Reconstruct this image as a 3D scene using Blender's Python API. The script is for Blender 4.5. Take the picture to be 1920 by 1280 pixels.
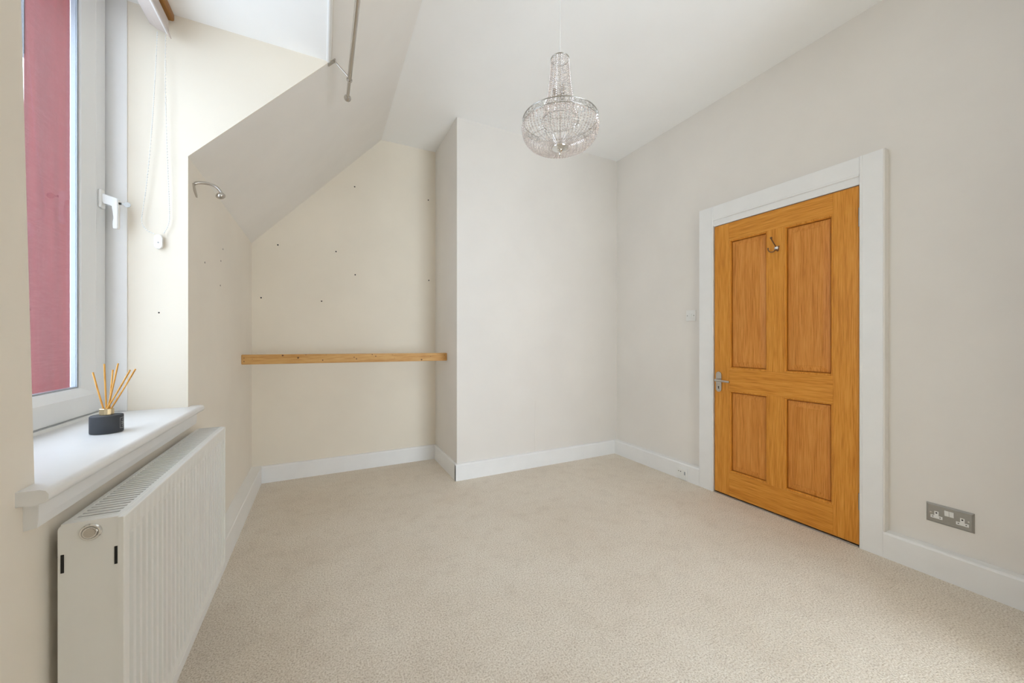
import bpy, bmesh, math, random
from mathutils import Vector, Matrix

random.seed(7)
sc = bpy.context.scene
for o in list(bpy.data.objects):
    bpy.data.objects.remove(o)
C = sc.collection

# ------------------------------------------------------------------ camera
F_PX, YAW, HORIZON, CAM_H = 704.0, math.radians(26.78), 638.0, 1.125
FWD = Vector((math.sin(YAW), math.cos(YAW), 0)); RGT = Vector((math.cos(YAW), -math.sin(YAW), 0))
cam_data = bpy.data.cameras.new('camera')
cam_data.sensor_width = 36.0
cam_data.lens = F_PX / 1920 * 36.0
cam_data.shift_y = -(640 - HORIZON) / 1920
cam_data.clip_start = 0.02
cam = bpy.data.objects.new('camera', cam_data)
cam.location = (0, 0, CAM_H)
cam.rotation_euler = (math.radians(90), 0, -YAW)
C.objects.link(cam)
sc.camera = cam

# ------------------------------------------------------------------ sky and light
world = bpy.data.worlds.new('overcast_sky'); sc.world = world
world.use_nodes = True
bg = world.node_tree.nodes['Background']
bg.inputs['Color'].default_value = (0.845, 0.94, 1.085, 1)
bg.inputs['Strength'].default_value = 9.0
sc.view_settings.view_transform = 'Standard'
sc.view_settings.look = 'None'
sc.view_settings.gamma = 1.0
sc.view_settings.use_curve_mapping = False
sc.view_settings.exposure = 0.95
sc.cycles.diffuse_bounces = 8
sc.cycles.max_bounces = 14
sc.cycles.transparent_max_bounces = 48
portal = bpy.data.lights.new('window_portal', 'AREA')
portal.shape = 'RECTANGLE'; portal.size = 1.60; portal.size_y = 0.80
portal.cycles.is_portal = True
po = bpy.data.objects.new('window_portal', portal); C.objects.link(po)
po.location = (-0.80, 1.50, 1.65); po.rotation_euler = (0, math.radians(-90), 0)

p2 = portal.copy(); p2.name = 'fill_window_portal'; p2.size = 1.48; p2.size_y = 1.50  # portal for the added fill-light window
po2 = bpy.data.objects.new('fill_window_portal', p2); C.objects.link(po2)
po2.location = (1.86, -2.10, .87); po2.rotation_euler = (math.radians(90), 0, 0)
# photo pixel -> point (direction from the pixel, distance from the surface it touches)
def ray(px, py): return FWD + RGT * ((px - 960) / F_PX) + Vector((0, 0, -(py - HORIZON) / F_PX))
def onx(px, py, X): d = ray(px, py); return d * (X / d.x) + Vector((0, 0, CAM_H))
def ony(px, py, Y): d = ray(px, py); return d * (Y / d.y) + Vector((0, 0, CAM_H))
def atd(px, py, t): return ray(px, py) * t + Vector((0, 0, CAM_H))

# ------------------------------------------------------------------ materials
def new_mat(name):
    m = bpy.data.materials.new(name); m.use_nodes = True
    return m, m.node_tree.nodes, m.node_tree.links, m.node_tree.nodes['Principled BSDF']
def coords(N, L, scale=(1, 1, 1)):
    tc = N.new('ShaderNodeTexCoord'); mp = N.new('ShaderNodeMapping')
    mp.inputs['Scale'].default_value = scale
    L.new(tc.outputs['Object'], mp.inputs['Vector'])
    return mp.outputs['Vector']
def noise(N, L, vec, scale, detail=3, rough=.55):
    n = N.new('ShaderNodeTexNoise'); n.inputs['Scale'].default_value = scale
    n.inputs['Detail'].default_value = detail; n.inputs['Roughness'].default_value = rough
    L.new(vec, n.inputs['Vector']); return n.outputs['Fac']
def ramp(N, L, fac, stops):
    r = N.new('ShaderNodeValToRGB'); e = r.color_ramp.elements
    while len(e) < len(stops): e.new(.5)
    for i, (p, c) in enumerate(stops):
        e[i].position = p; e[i].color = (*c, 1)
    L.new(fac, r.inputs['Fac']); return r.outputs['Color']
def bump(N, L, height, B, strength, dist):
    b = N.new('ShaderNodeBump'); b.inputs['Strength'].default_value = strength
    b.inputs['Distance'].default_value = dist
    L.new(height, b.inputs['Height']); L.new(b.outputs['Normal'], B.inputs['Normal'])

def plaster(name, col, var=.03, rough=.75, bumpd=.0015):
    m, N, L, B = new_mat(name)
    v = coords(N, L)
    n1 = noise(N, L, v, 2.2, 4)
    c = ramp(N, L, n1, [(.3, tuple(x * (1 - var) for x in col)), (.7, tuple(min(1, x * (1 + var * .6)) for x in col))])
    L.new(c, B.inputs['Base Color']); B.inputs['Roughness'].default_value = rough
    bump(N, L, noise(N, L, v, 14, 5, .6), B, .35, bumpd)
    return m
def gloss(name, col, rough=.35, spec=.5, metal=0.0, var=0.0, bscale=0, bdist=0):
    m, N, L, B = new_mat(name)
    v = coords(N, L)
    if var:
        c = ramp(N, L, noise(N, L, v, 9, 4), [(.3, tuple(x * (1 - var) for x in col)), (.7, col)])
        L.new(c, B.inputs['Base Color'])
    else:
        B.inputs['Base Color'].default_value = (*col, 1)
    B.inputs['Roughness'].default_value = rough; B.inputs['Metallic'].default_value = metal
    B.inputs['Specular IOR Level'].default_value = spec
    if bscale: bump(N, L, noise(N, L, v, bscale, 3), B, .3, bdist)
    return m
def wood(name, light, mid, dark, axis, rough=.42, fine=1.0, contrast=1.0):
    m, N, L, B = new_mat(name)
    s = {'x': (2.0, 48, 48), 'y': (48, 2.0, 48), 'z': (48, 48, 2.0)}[axis]
    g1 = noise(N, L, coords(N, L, s), 1.0 * fine, 5, .62)
    s2 = {'x': (16, 480, 480), 'y': (480, 16, 480), 'z': (480, 480, 16)}[axis]
    g2 = noise(N, L, coords(N, L, s2), .50, 2, .55)
    mix = N.new('ShaderNodeMath'); mix.operation = 'MULTIPLY_ADD'
    mix.inputs[1].default_value = .58
    L.new(g2, mix.inputs[0])
    sc1 = N.new('ShaderNodeMath'); sc1.operation = 'MULTIPLY'; sc1.inputs[1].default_value = .46
    L.new(g1, sc1.inputs[0]); L.new(sc1.outputs[0], mix.inputs[2])
    c = ramp(N, L, mix.outputs[0], [(.38, dark), (.52, mid), (.68, light)])
    L.new(c, B.inputs['Base Color'])
    B.inputs['Roughness'].default_value = rough; B.inputs['Specular IOR Level'].default_value = .3
    bump(N, L, mix.outputs[0], B, .25, .0008)
    return m

M = {}
M['cream'] = plaster('cream_wall_paint', (.84, .775, .665))
M['wall'] = plaster('pale_wall_paint', (.815, .78, .735))
M['low'] = plaster('low_wall_paint', (.835, .78, .695))
M['slope'] = plaster('slope_paint', (.85, .825, .79))
M['ceiling'] = plaster('ceiling_paint', (.945, .945, .94), .02)
M['trim'] = gloss('white_gloss_trim', (.87, .87, .865), .38, .5, 0, .03, 20, .0006)
M['upvc'] = gloss('white_upvc', (.78, .79, .79), .28)
M['sill'] = gloss('white_sill_paint', (.82, .82, .82), .34, .5, 0, .03, 16, .0008)
M['radiator'] = gloss('radiator_enamel', (.83, .83, .81), .30)
M['plastic'] = gloss('white_plastic', (.82, .82, .80), .3)
M['steel'] = gloss('brushed_steel', (.42, .41, .38), .42, .5, .9, .15)
M['nickel'] = gloss('satin_nickel', (.56, .53, .49), .24, .5, 1.0)
M['chrome'] = gloss('chrome', (.78, .78, .77), .10, .5, 1.0)
M['dark'] = gloss('dark_void', (.02, .018, .016), .8)
M['bronze'] = gloss('bronze_metal', (.22, .13, .08), .28, .5, 1.0)
M['gold'] = gloss('champagne_collar', (.72, .60, .40), .18, .5, 1.0)
M['slate'] = gloss('charcoal_ceramic', (.060, .066, .078), .62, .4, 0, .15)
M['label'] = gloss('label_print', (.55, .55, .53), .6)
M['blind'] = gloss('blind_aluminium', (.54, .475, .44), .45, .4, 0)
M['glass_lead'] = gloss('spacer_grey', (.34, .37, .40), .35, .5, .5)
M['lead'] = gloss('grey_flashing', (.16, .17, .19), .6)
M['oak_v'] = wood('oak_vertical_grain', (.78, .36, .066), (.69, .285, .038), (.53, .185, .018), 'z')
M['oak_h'] = wood('oak_horizontal_grain', (.78, .36, .066), (.69, .285, .038), (.53, .185, .018), 'y')
M['oak_panel'] = wood('oak_panel_grain', (.74, .335, .078), (.65, .258, .046), (.50, .175, .024), 'z', fine=1.3)
M['pine'] = wood('pine_grain', (.70, .43, .17), (.62, .345, .115), (.48, .22, .055), 'x', .5, .6)
M['batten'] = wood('stained_batten', (.42, .21, .05), (.33, .145, .03), (.20, .075, .012), 'y', .4)
M['knot'] = gloss('dark_knot', (.16, .07, .025), .6)
M['reed'] = wood('reed_sticks', (.80, .46, .13), (.72, .37, .08), (.60, .27, .04), 'z', .5)

def carpet_mat():
    m, N, L, B = new_mat('beige_twist_carpet')
    v = coords(N, L)
    g = noise(N, L, v, 165, 3, .65)
    blot = noise(N, L, v, 1.9, 5, .6)
    trod = noise(N, L, v, 11, 4, .6)
    c1 = ramp(N, L, g, [(.33, (.57, .49, .39)), (.49, (.82, .745, .64)), (.64, (.95, .89, .80))])
    c2 = ramp(N, L, blot, [(.33, (.94, .92, .90)), (.62, (1, 1, 1))])
    c3 = ramp(N, L, trod, [(.28, (.93, .92, .91)), (.50, (1, 1, 1))])
    mx = N.new('ShaderNodeMix'); mx.data_type = 'RGBA'; mx.blend_type = 'MULTIPLY'; mx.inputs['Factor'].default_value = 1
    L.new(c1, mx.inputs['A']); L.new(c2, mx.inputs['B'])
    mx2 = N.new('ShaderNodeMix'); mx2.data_type = 'RGBA'; mx2.blend_type = 'MULTIPLY'; mx2.inputs['Factor'].default_value = 1
    L.new(mx.outputs['Result'], mx2.inputs['A']); L.new(c3, mx2.inputs['B'])
    L.new(mx2.outputs['Result'], B.inputs['Base Color'])
    B.inputs['Roughness'].default_value = .95; B.inputs['Specular IOR Level'].default_value = .1
    bump(N, L, g, B, 1.0, .0045)
    return m
M['carpet'] = carpet_mat()

def red_mat():
    m, N, L, B = new_mat('red_painted_render')
    v = coords(N, L, (60, 60, 1.2))
    st = noise(N, L, v, 1.0, 4, .6)
    c = ramp(N, L, st, [(.3, (.150, .013, .015)), (.7, (.220, .021, .024))])
    L.new(c, B.inputs['Base Color']); B.inputs['Roughness'].default_value = .55
    bump(N, L, noise(N, L, coords(N, L, (8, 8, 120)), 1.0, 3), B, .3, .001)
    return m
M['red'] = red_mat()

def pane_mat(name, tint, grime):
    m, N, L, B = new_mat(name)
    out = N['Material Output']; N.remove(B)
    tr = N.new('ShaderNodeBsdfTransparent'); tr.inputs['Color'].default_value = (*tint, 1)
    gl = N.new('ShaderNodeBsdfGlossy'); gl.inputs['Roughness'].default_value = .02
    df = N.new('ShaderNodeBsdfDiffuse'); df.inputs['Color'].default_value = (.8, .8, .82, 1)
    lw = N.new('ShaderNodeLayerWeight'); lw.inputs['Blend'].default_value = .5
    pw = N.new('ShaderNodeMath'); pw.operation = 'POWER'; pw.inputs[1].default_value = 4.0; L.new(lw.outputs['Facing'], pw.inputs[0])
    fr = N.new('ShaderNodeMath'); fr.operation = 'MULTIPLY_ADD'; fr.inputs[1].default_value = .5; fr.inputs[2].default_value = .03; L.new(pw.outputs[0], fr.inputs[0])
    m1 = N.new('ShaderNodeMixShader'); L.new(fr.outputs[0], m1.inputs[0]); L.new(tr.outputs[0], m1.inputs[1]); L.new(gl.outputs[0], m1.inputs[2])
    # light scratches and grime on the pane
    cv = N.new('ShaderNodeTexCoord'); mq = N.new('ShaderNodeMapping'); mq.inputs['Rotation'].default_value = (math.radians(38), 0, 0); mq.inputs['Scale'].default_value = (1, 26, 420)
    L.new(cv.outputs['Object'], mq.inputs['Vector'])
    sA = noise(N, L, coords(N, L, (1, 150, 5)), 2.0, 5, .75); sB = noise(N, L, mq.outputs['Vector'], .8, 3, .6)
    sm = N.new('ShaderNodeMath'); sm.operation = 'MULTIPLY_ADD'; sm.inputs[1].default_value = .5; L.new(sA, sm.inputs[0])
    sh = N.new('ShaderNodeMath'); sh.operation = 'MULTIPLY'; sh.inputs[1].default_value = .5; L.new(sB, sh.inputs[0]); L.new(sh.outputs[0], sm.inputs[2]); s = sm.outputs[0]
    r = ramp(N, L, s, [(.45, (.0, .0, .0)), (.72, (grime, grime, grime))])
    m2 = N.new('ShaderNodeMixShader'); L.new(r, m2.inputs[0]); L.new(m1.outputs[0], m2.inputs[1]); L.new(df.outputs[0], m2.inputs[2])
    L.new(m2.outputs[0], out.inputs['Surface'])
    return m
M['pane'] = pane_mat('scuffed_window_glass', (.52, .535, .54), .05)
M['pane_clear'] = pane_mat('window_glass', (.95, .97, .965), .004)

def crystal_mat():
    m, N, L, B = new_mat('clear_crystal')
    out = N['Material Output']; N.remove(B)
    tr = N.new('ShaderNodeBsdfTransparent'); tr.inputs['Color'].default_value = (.97, .95, .95, 1)
    gl = N.new('ShaderNodeBsdfGlossy'); gl.inputs['Roughness'].default_value = .04; gl.inputs['Color'].default_value = (.95, .93, .92, 1)
    tl = N.new('ShaderNodeBsdfTranslucent'); tl.inputs['Color'].default_value = (.97, .93, .92, 1)
    fr = N.new('ShaderNodeLayerWeight'); fr.inputs['Blend'].default_value = .45
    m1 = N.new('ShaderNodeMixShader'); m1.inputs[0].default_value = .60
    L.new(tr.outputs[0], m1.inputs[1]); L.new(tl.outputs[0], m1.inputs[2])
    m2 = N.new('ShaderNodeMixShader'); mf = N.new('ShaderNodeMath'); mf.operation = 'MULTIPLY_ADD'; mf.inputs[1].default_value = .55; mf.inputs[2].default_value = .08; L.new(fr.outputs['Facing'], mf.inputs[0]); L.new(mf.outputs[0], m2.inputs[0]); L.new(m1.outputs[0], m2.inputs[1]); L.new(gl.outputs[0], m2.inputs[2])
    L.new(m2.outputs[0], out.inputs['Surface'])
    return m
M['crystal'] = crystal_mat()
M['rim'] = gloss('aged_silver', (.50, .49, .47), .28, .5, 1.0)

# ------------------------------------------------------------------ mesh helpers
def link(name, bm, mat, parent=None, smooth=None):
    me = bpy.data.meshes.new(name)
    bmesh.ops.recalc_face_normals(bm, faces=bm.faces)
    bm.to_mesh(me); bm.free()
    me.materials.append(mat)
    if smooth is not None:
        for p in me.polygons: p.use_smooth = True
        me.set_sharp_from_angle(angle=math.radians(smooth))
    o = bpy.data.objects.new(name, me); C.objects.link(o)
    if parent is not None: attach(o, parent)
    return o
def root_inv(p):
    m = Matrix.Identity(4); chain = []
    while p is not None:
        chain.append(p); p = p.parent
    m = Matrix.Identity(4)
    for q in reversed(chain):
        m = m @ q.matrix_parent_inverse @ Matrix.Translation(q.location)
    return m.inverted()
def attach(o, parent):
    o.parent = parent; o.matrix_parent_inverse = root_inv(parent)
def empty(name, loc):
    e = bpy.data.objects.new(name, None); C.objects.link(e); e.location = loc; e.empty_display_size = .05
    return e
def tag(o, label, cat, group=None, kind=None):
    o['label'] = label; o['category'] = cat
    if group: o['group'] = group
    if kind: o['kind'] = kind
    return o
def S(o, label, cat): return tag(o, label, cat, None, 'structure')

def box(bm, x0, x1, y0, y1, z0, z1, bev=0.0, seg=2):
    r = bmesh.ops.create_cube(bm, size=1.0)
    vs = r['verts']
    for v in vs:
        v.co = Vector((x0 + (v.co.x + .5) * (x1 - x0), y0 + (v.co.y + .5) * (y1 - y0), z0 + (v.co.z + .5) * (z1 - z0)))
    if bev > 0:
        es = list({e for v in vs for e in v.link_edges})
        bmesh.ops.bevel(bm, geom=es, offset=bev, segments=seg, affect='EDGES', profile=.5, clamp_overlap=True)
    return bm
def B_(*a, **k): return box(bmesh.new(), *a, **k)
def prism(bm, pts, axis, a0, a1):
    """pts: 2-D outline; axis 'y' -> (x,z), 'x' -> (y,z), 'z' -> (x,y)."""
    def mk(p, a):
        if axis == 'y': return (p[0], a, p[1])
        if axis == 'x': return (a, p[0], p[1])
        return (p[0], p[1], a)
    A = [bm.verts.new(mk(p, a0)) for p in pts]; Bv = [bm.verts.new(mk(p, a1)) for p in pts]
    bm.faces.new(A); bm.faces.new(list(reversed(Bv)))
    n = len(pts)
    for i in range(n):
        bm.faces.new((A[i], Bv[i], Bv[(i + 1) % n], A[(i + 1) % n]))
    return bm
def hexa(bm, bot, top):
    A = [bm.verts.new(p) for p in bot]; T = [bm.verts.new(p) for p in top]
    bm.faces.new(A); bm.faces.new(list(reversed(T)))
    for i in range(4): bm.faces.new((A[i], T[i], T[(i + 1) % 4], A[(i + 1) % 4]))
    return bm
def frame_for(d):
    d = d.normalized(); u = d.cross(Vector((0, 0, 1)))
    if u.length < 1e-3: u = d.cross(Vector((1, 0, 0)))
    u.normalize(); return u, d.cross(u).normalized()
def tube(bm, pts, rad, n=10, cap=True):
    pts = [Vector(p) for p in pts]
    rads = rad if isinstance(rad, (list, tuple)) else [rad] * len(pts)
    rings = []; u = None
    for i, p in enumerate(pts):
        d = (pts[min(i + 1, len(pts) - 1)] - pts[max(i - 1, 0)]).normalized()
        if u is None: u, w = frame_for(d)
        else:
            u = (u - d * u.dot(d)).normalized(); w = d.cross(u)
        rings.append([bm.verts.new(p + (u * math.cos(2 * math.pi * k / n) + w * math.sin(2 * math.pi * k / n)) * rads[i]) for k in range(n)])
    for a, b in zip(rings, rings[1:]):
        for k in range(n): bm.faces.new((a[k], a[(k + 1) % n], b[(k + 1) % n], b[k]))
    if cap:
        bm.faces.new(rings[0]); bm.faces.new(rings[-1])
    return bm
def lathe(bm, prof, origin, axis=Vector((0, 0, 1)), n=24):
    """prof: list of (radius, height) along axis."""
    origin = Vector(origin); axis = Vector(axis).normalized(); u, w = frame_for(axis)
    rings = []
    for r, h in prof:
        if r < 1e-6: rings.append([bm.verts.new(origin + axis * h)])
        else: rings.append([bm.verts.new(origin + axis * h + (u * math.cos(2 * math.pi * k / n) + w * math.sin(2 * math.pi * k / n)) * r) for k in range(n)])
    for a, b in zip(rings, rings[1:]):
        for k in range(n):
            k2 = (k + 1) % n
            if len(a) == 1 and len(b) == 1: continue
            if len(a) == 1: bm.faces.new((a[0], b[k2], b[k]))
            elif len(b) == 1: bm.faces.new((a[k], a[k2], b[0]))
            else: bm.faces.new((a[k], a[k2], b[k2], b[k]))
    if len(rings[0]) > 1: bm.faces.new(rings[0])
    if len(rings[-1]) > 1: bm.faces.new(rings[-1])
    return bm
def torus(bm, c, R, r, N=48, n=6):
    rings = []
    for i in range(N):
        a = 2 * math.pi * i / N; d = Vector((math.cos(a), math.sin(a), 0))
        rings.append([bm.verts.new(Vector(c) + d * (R + r * math.cos(2 * math.pi * k / n)) + Vector((0, 0, r * math.sin(2 * math.pi * k / n)))) for k in range(n)])
    for i in range(N):
        a, b = rings[i], rings[(i + 1) % N]
        for k in range(n): bm.faces.new((a[k], b[k], b[(k + 1) % n], a[(k + 1) % n]))
    return bm
def smooth_path(pts, sub=8):
    pts = [Vector(p) for p in pts]; out = []
    for i in range(len(pts) - 1):
        p0 = pts[max(i - 1, 0)]; p1 = pts[i]; p2 = pts[i + 1]; p3 = pts[min(i + 2, len(pts) - 1)]
        for k in range(sub):
            t = k / sub
            out.append(.5 * ((2 * p1) + (p2 - p0) * t + (2 * p0 - 5 * p1 + 4 * p2 - p3) * t * t + (3 * p1 - p0 - 3 * p2 + p3) * t ** 3))
    out.append(pts[-1]); return out

# ------------------------------------------------------------------ the room
XL, XR, YB, YA, XB, H = -.495, 2.645, 2.900, 3.540, .965, 2.925   # left wall, right wall, breast face, alcove back, breast side, ceiling
KNEE, XS = 1.885, .472                                            # sloped ceiling starts / ends
SL = (H - KNEE) / (XS - XL)
YN0, YN1, YD, HD = 1.062, 1.018, 1.985, 2.450                     # dormer near edge (bottom, top), far cheek, dormer ceiling
YBACK = -2.00
SILL = .850; XO = -.785
XD = XL + (HD - KNEE) / SL

S(link('floor', B_(-.60, 2.75, YBACK - .1, 3.66, -.12, 0), M['carpet']), 'beige twist pile carpet covering the whole floor', 'floor')
S(link('ceiling', B_(XS - .12, 2.76, YBACK - .1, 3.66, H, H + .12), M['ceiling']), 'flat white ceiling over the chandelier', 'ceiling')

# left knee wall with the window opening
bm = bmesh.new()
box(bm, XO, XL, YBACK - .1, 3.66, -.12, .79)
hexa(bm, [(XO, YBACK - .1, .79), (XL, YBACK - .1, .79), (XL, YN0, .79), (XO, YN0, .79)],
     [(XO, YBACK - .1, KNEE), (XL, YBACK - .1, KNEE), (XL, YN1, KNEE), (XO, YN1, KNEE)])
box(bm, XO, XL, YD + .004, 3.66, .79, KNEE)
wl = S(link('wall_left', bm, M['low']), 'cream painted low wall under the sloped ceiling, behind the radiator', 'wall')
# sloped ceiling: near run, far run, piece above the dormer
bm = bmesh.new()
sec = [(XO, KNEE), (XL, KNEE), (XS, H), (XS, H + .12), (XO, H + .12)]
prism(bm, sec, 'y', YBACK - .1, YN1)
prism(bm, sec, 'y', YD + .004, 3.66)
prism(bm, [(XO, HD + .012), (XD + .011, HD + .012), (XS, H), (XS, H + .12), (XO, H + .12)], 'y', YN1, YD + .004)
S(link('ceiling_slope', bm, M['slope']), 'sloped ceiling rising from the low wall to the flat ceiling', 'ceiling')
# dormer cheeks (plaster skins) and dormer ceiling
bm = bmesh.new()
prism(bm, [(XO, .79), (XL, .79), (XL, KNEE), (XD + .011, HD + .012), (XO, HD + .012)], 'y', YD, YD + .004)
wd = S(link('wall_dormer', bm, M['cream']), 'bright cream cheek of the dormer beside the window, slanted along the slope', 'wall')
S(link('ceiling_dormer', prism(bmesh.new(), [(XO, HD), (XD - .004, HD), (XD + .006, HD + .012), (XO, HD + .012)], 'y', YN1, YD), M['ceiling']), 'small white ceiling inside the window dormer', 'ceiling')
S(link('trim_1', tube(bmesh.new(), [(XD - .006, YN1, HD + .002), (XD - .006, YD, HD + .002)], .008, 10), M['trim'], smooth=40), 'rounded white corner bead where dormer ceiling meets the slope', 'trim')

# alcove, breast, right wall, back wall
wa = S(link('wall_alcove', B_(XO, XB + .05, YA, YA + .12, -.12, H + .12), M['cream']), 'cream back wall of the alcove, dotted with nail holes', 'wall')
bm = bmesh.new(); box(bm, XB, XR + .1, YB, YA + .12, -.12, H + .06, .008, 2)
wb = S(link('wall_breast', bm, M['wall'], smooth=40), 'pale chimney breast projecting beside the alcove', 'wall')
XRN = XR
DY0, DY1, DZ0, DZ1 = .974, 1.817, .012, 1.968
bm = bmesh.new()
box(bm, XR, XR + .03, YBACK - .1, DY0 - .012, -.12, H + .06); box(bm, 2.02, XR, -.60, .10, -.12, H + .06)  # second box: added unseen pier, blocks fill light from the near right wall
box(bm, XR, XR + .03, DY1 + .012, YA + .12, -.12, H + .06)
box(bm, XR, XR + .03, DY0 - .012, DY1 + .012, 2.03, H + .06)
box(bm, XR + .03, XR + .12, YBACK - .1, YA + .12, -.12, H + .06)
S(link('wall_right', bm, M['wall']), 'pale wall with the oak door and power sockets', 'wall')
bm = bmesh.new()
W2 = (1.12, 2.60, .12, 1.62)          # opening added for fill light, in the unseen wall behind the camera
box(bm, XO, W2[0], YBACK - .12, YBACK, -.12, H + .12); box(bm, W2[1], XR + .12, YBACK - .12, YBACK, -.12, H + .12)
box(bm, W2[0], W2[1], YBACK - .12, YBACK, -.12, W2[2]); box(bm, W2[0], W2[1], YBACK - .12, YBACK, W2[3], H + .12)
S(link('wall_light_block', B_(XO, 1.10, YBACK, -.38, -.12, H + .12), M['cream']), 'added cream wall block out of view, shading the left side from the fill light', 'wall')  # added out of view to keep fill light off the radiator end
S(link('wall_back', bm, M['wall']), 'pale wall with an added low fill-light window facing the chimney breast', 'wall')

# plaster seam low on the breast, child of the breast
bm = bmesh.new()
pts = [(1.688, .13), (1.699, .13), (1.700, .30), (1.697, .45), (1.694, .58), (1.692, .45), (1.690, .30)]
prism(bm, pts, 'y', YB - .0018, YB + .002)
link('plaster_seam', bm, M['wall'], wb)
# nail holes
def hole(p, n, r, par, name='nail_hole'):
    link(name, lathe(bmesh.new(), [(r, -.001), (r, .0006), (r * .55, .0007), (0, .0003)], p, n, 10), M['dark'], par)
for px, py in [(665, 350), (803, 375), (521, 459), (630, 471.5), (666, 515), (804, 525.5), (489.5, 558), (603, 564.5)]:
    hole(ony(px, py, YA), (0, -1, 0), .0058, wa)
for px, py in [(418, 467), (384, 492), (414, 489), (413, 535)]:
    hole(onx(px, py, XL), (1, 0, 0), .0045, wl)
hole(ony(298, 586, YD), (0, -1, 0), .003, wd)

# ------------------------------------------------------------------ skirting boards
def skirt(d, hh=.132): return [(0, 0), (d, 0), (d, hh - .010), (d - .002, hh - .005), (d - .006, hh - .0015), (d - .010, hh), (0, hh + .001)]
SK = XR - 2.597
bm = bmesh.new()
prism(bm, [(XR - a, z) for a, z in skirt(SK)], 'y', .10, .872)
prism(bm, [(XR - a, z) for a, z in skirt(SK)], 'y', 1.938, YB)
S(link('baseboard_right', bm, M['trim']), 'white skirting board along the door wall', 'skirting board')
bm = bmesh.new()
prism(bm, [(YB - a, z) for a, z in skirt(.024)], 'x', XB - .016, 2.597)
S(link('baseboard_front', bm, M['trim']), 'white skirting board across the front of the chimney breast', 'skirting board')
bm = bmesh.new()
prism(bm, [(XB - a, z) for a, z in skirt(.016)], 'y', YB - .0235, YA)
S(link('baseboard_side', bm, M['trim']), 'short white skirting board on the side of the chimney breast', 'skirting board')
bm = bmesh.new()
prism(bm, [(YA - a, z) for a, z in skirt(.020)], 'x', -.43, XB - .016)
S(link('baseboard_alcove', bm, M['trim']), 'white skirting board along the back of the alcove', 'skirting board')
bm = bmesh.new()
prism(bm, [(XL - .005, 0), (-.428, 0), (-.428, .130), (-.431, .134), (XL - .005, .137)], 'y', YBACK, YA)
S(link('baseboard_left', bm, M['trim']), 'deep boxed white skirting running behind the radiator', 'skirting board')

# ------------------------------------------------------------------ door, frame
XF = 2.608
d1 = S(empty('door_1', (XF + .02, (DY0 + DY1) / 2, 0)), 'varnished oak four panel door with lever handle and coat hook', 'door')
def part(name, bm, mat, par, smooth=None, label=None):
    o = link(name, bm, mat, par, smooth)
    if label: o['label'] = label
    return o
YA1, YA0, YC1, YC0 = 1.706, 1.446, 1.347, 1.091
ZT1, ZT0, ZB1, ZB0 = 1.845, .922, .766, .182
XK = XF + .040
part('stile', B_(XF, XK, DY0, YC0, DZ0, DZ1, .0015), M['oak_v'], d1)
part('stile', B_(XF, XK, YA1, DY1, DZ0, DZ1, .0015), M['oak_v'], d1)
part('rail', B_(XF, XK, YC0, YA1, ZT1, DZ1, .001), M['oak_h'], d1)
part('rail', B_(XF, XK, YC0, YA1, ZB1, ZT0, .001), M['oak_h'], d1)
part('rail', B_(XF, XK, YC0, YA1, DZ0, ZB0, .001), M['oak_h'], d1)
part('muntin', B_(XF, XK, YC1, YA0, ZT0, ZT1, .001), M['oak_v'], d1)
part('muntin', B_(XF, XK, YC1, YA0, ZB0, ZB1, .001), M['oak_v'], d1)
for (y0, y1) in ((YC0, YC1), (YA0, YA1)):
    for (z0, z1) in ((ZT0, ZT1), (ZB0, ZB1)):
        bm = bmesh.new()      # raised and fielded panel
        def rect(x, i): return [bm.verts.new(p) for p in ((x, y0 + i, z0 + i), (x, y1 - i, z0 + i), (x, y1 - i, z1 - i), (x, y0 + i, z1 - i))]
        R_ = [rect(XF + .030, 0), rect(XF + .026, .0165), rect(XF + .0145, .0172), rect(XF + .0085, .050), rect(XF + .0075, .052)]
        for a, b in zip(R_, R_[1:]):
            for k in range(4): bm.faces.new((a[k], a[(k + 1) % 4], b[(k + 1) % 4], b[k]))
        bm.faces.new(R_[-1]); bm.faces.new(list(reversed(R_[0])))
        pn = part('panel', bm, M['oak_panel'], d1)
        bm = bmesh.new()      # mitred bead round the panel
        prof = [(0, XF + .020), (0, XF + .0005), (.004, XF - .0018), (.008, XF + .001), (.0120, XF + .008), (.0125, XF + .026)]
        def loop(i, x): return [bm.verts.new(p) for p in ((x, y0 + i, z0 + i), (x, y1 - i, z0 + i), (x, y1 - i, z1 - i), (x, y0 + i, z1 - i))]
        Ls = [loop(i, x) for i, x in prof]
        for a, b in zip(Ls, Ls[1:]):
            for k in range(4): bm.faces.new((a[k], a[(k + 1) % 4], b[(k + 1) % 4], b[k]))
        part('panel_moulding', bm, M['oak_v'], d1)
# handle
hy, hz = 1.781, .822
dh = part('door_handle', lathe(bmesh.new(), [(.010, 0), (.010, .034), (.0, .036)], (XF - .006, hy, hz + .013), (-1, 0, 0), 16), M['nickel'], d1, 40, 'satin silver lever handle on an oblong plate with keyhole')
bm = bmesh.new()
arc = [(hy + .021 * math.cos(a), hz + .053 + .021 * math.sin(a)) for a in [math.pi * i / 12 for i in range(13)]] + \
      [(hy + .021 * math.cos(a), hz - .053 + .021 * math.sin(a)) for a in [math.pi + math.pi * i / 12 for i in range(13)]]
prism(bm, arc, 'x', XF - .007, XF + .001)
part('backplate', bm, M['nickel'], dh)
bm = tube(bmesh.new(), smooth_path([(XF - .036, hy + .006, hz + .013), (XF - .044, hy - .006, hz + .013), (XF - .047, hy - .03, hz + .012), (XF - .046, hy - .075, hz + .010), (XF - .043, hy - .105, hz + .009)], 5), .0085, 12)
part('lever', bm, M['nickel'], dh, 50)
bm = bmesh.new()
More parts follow.
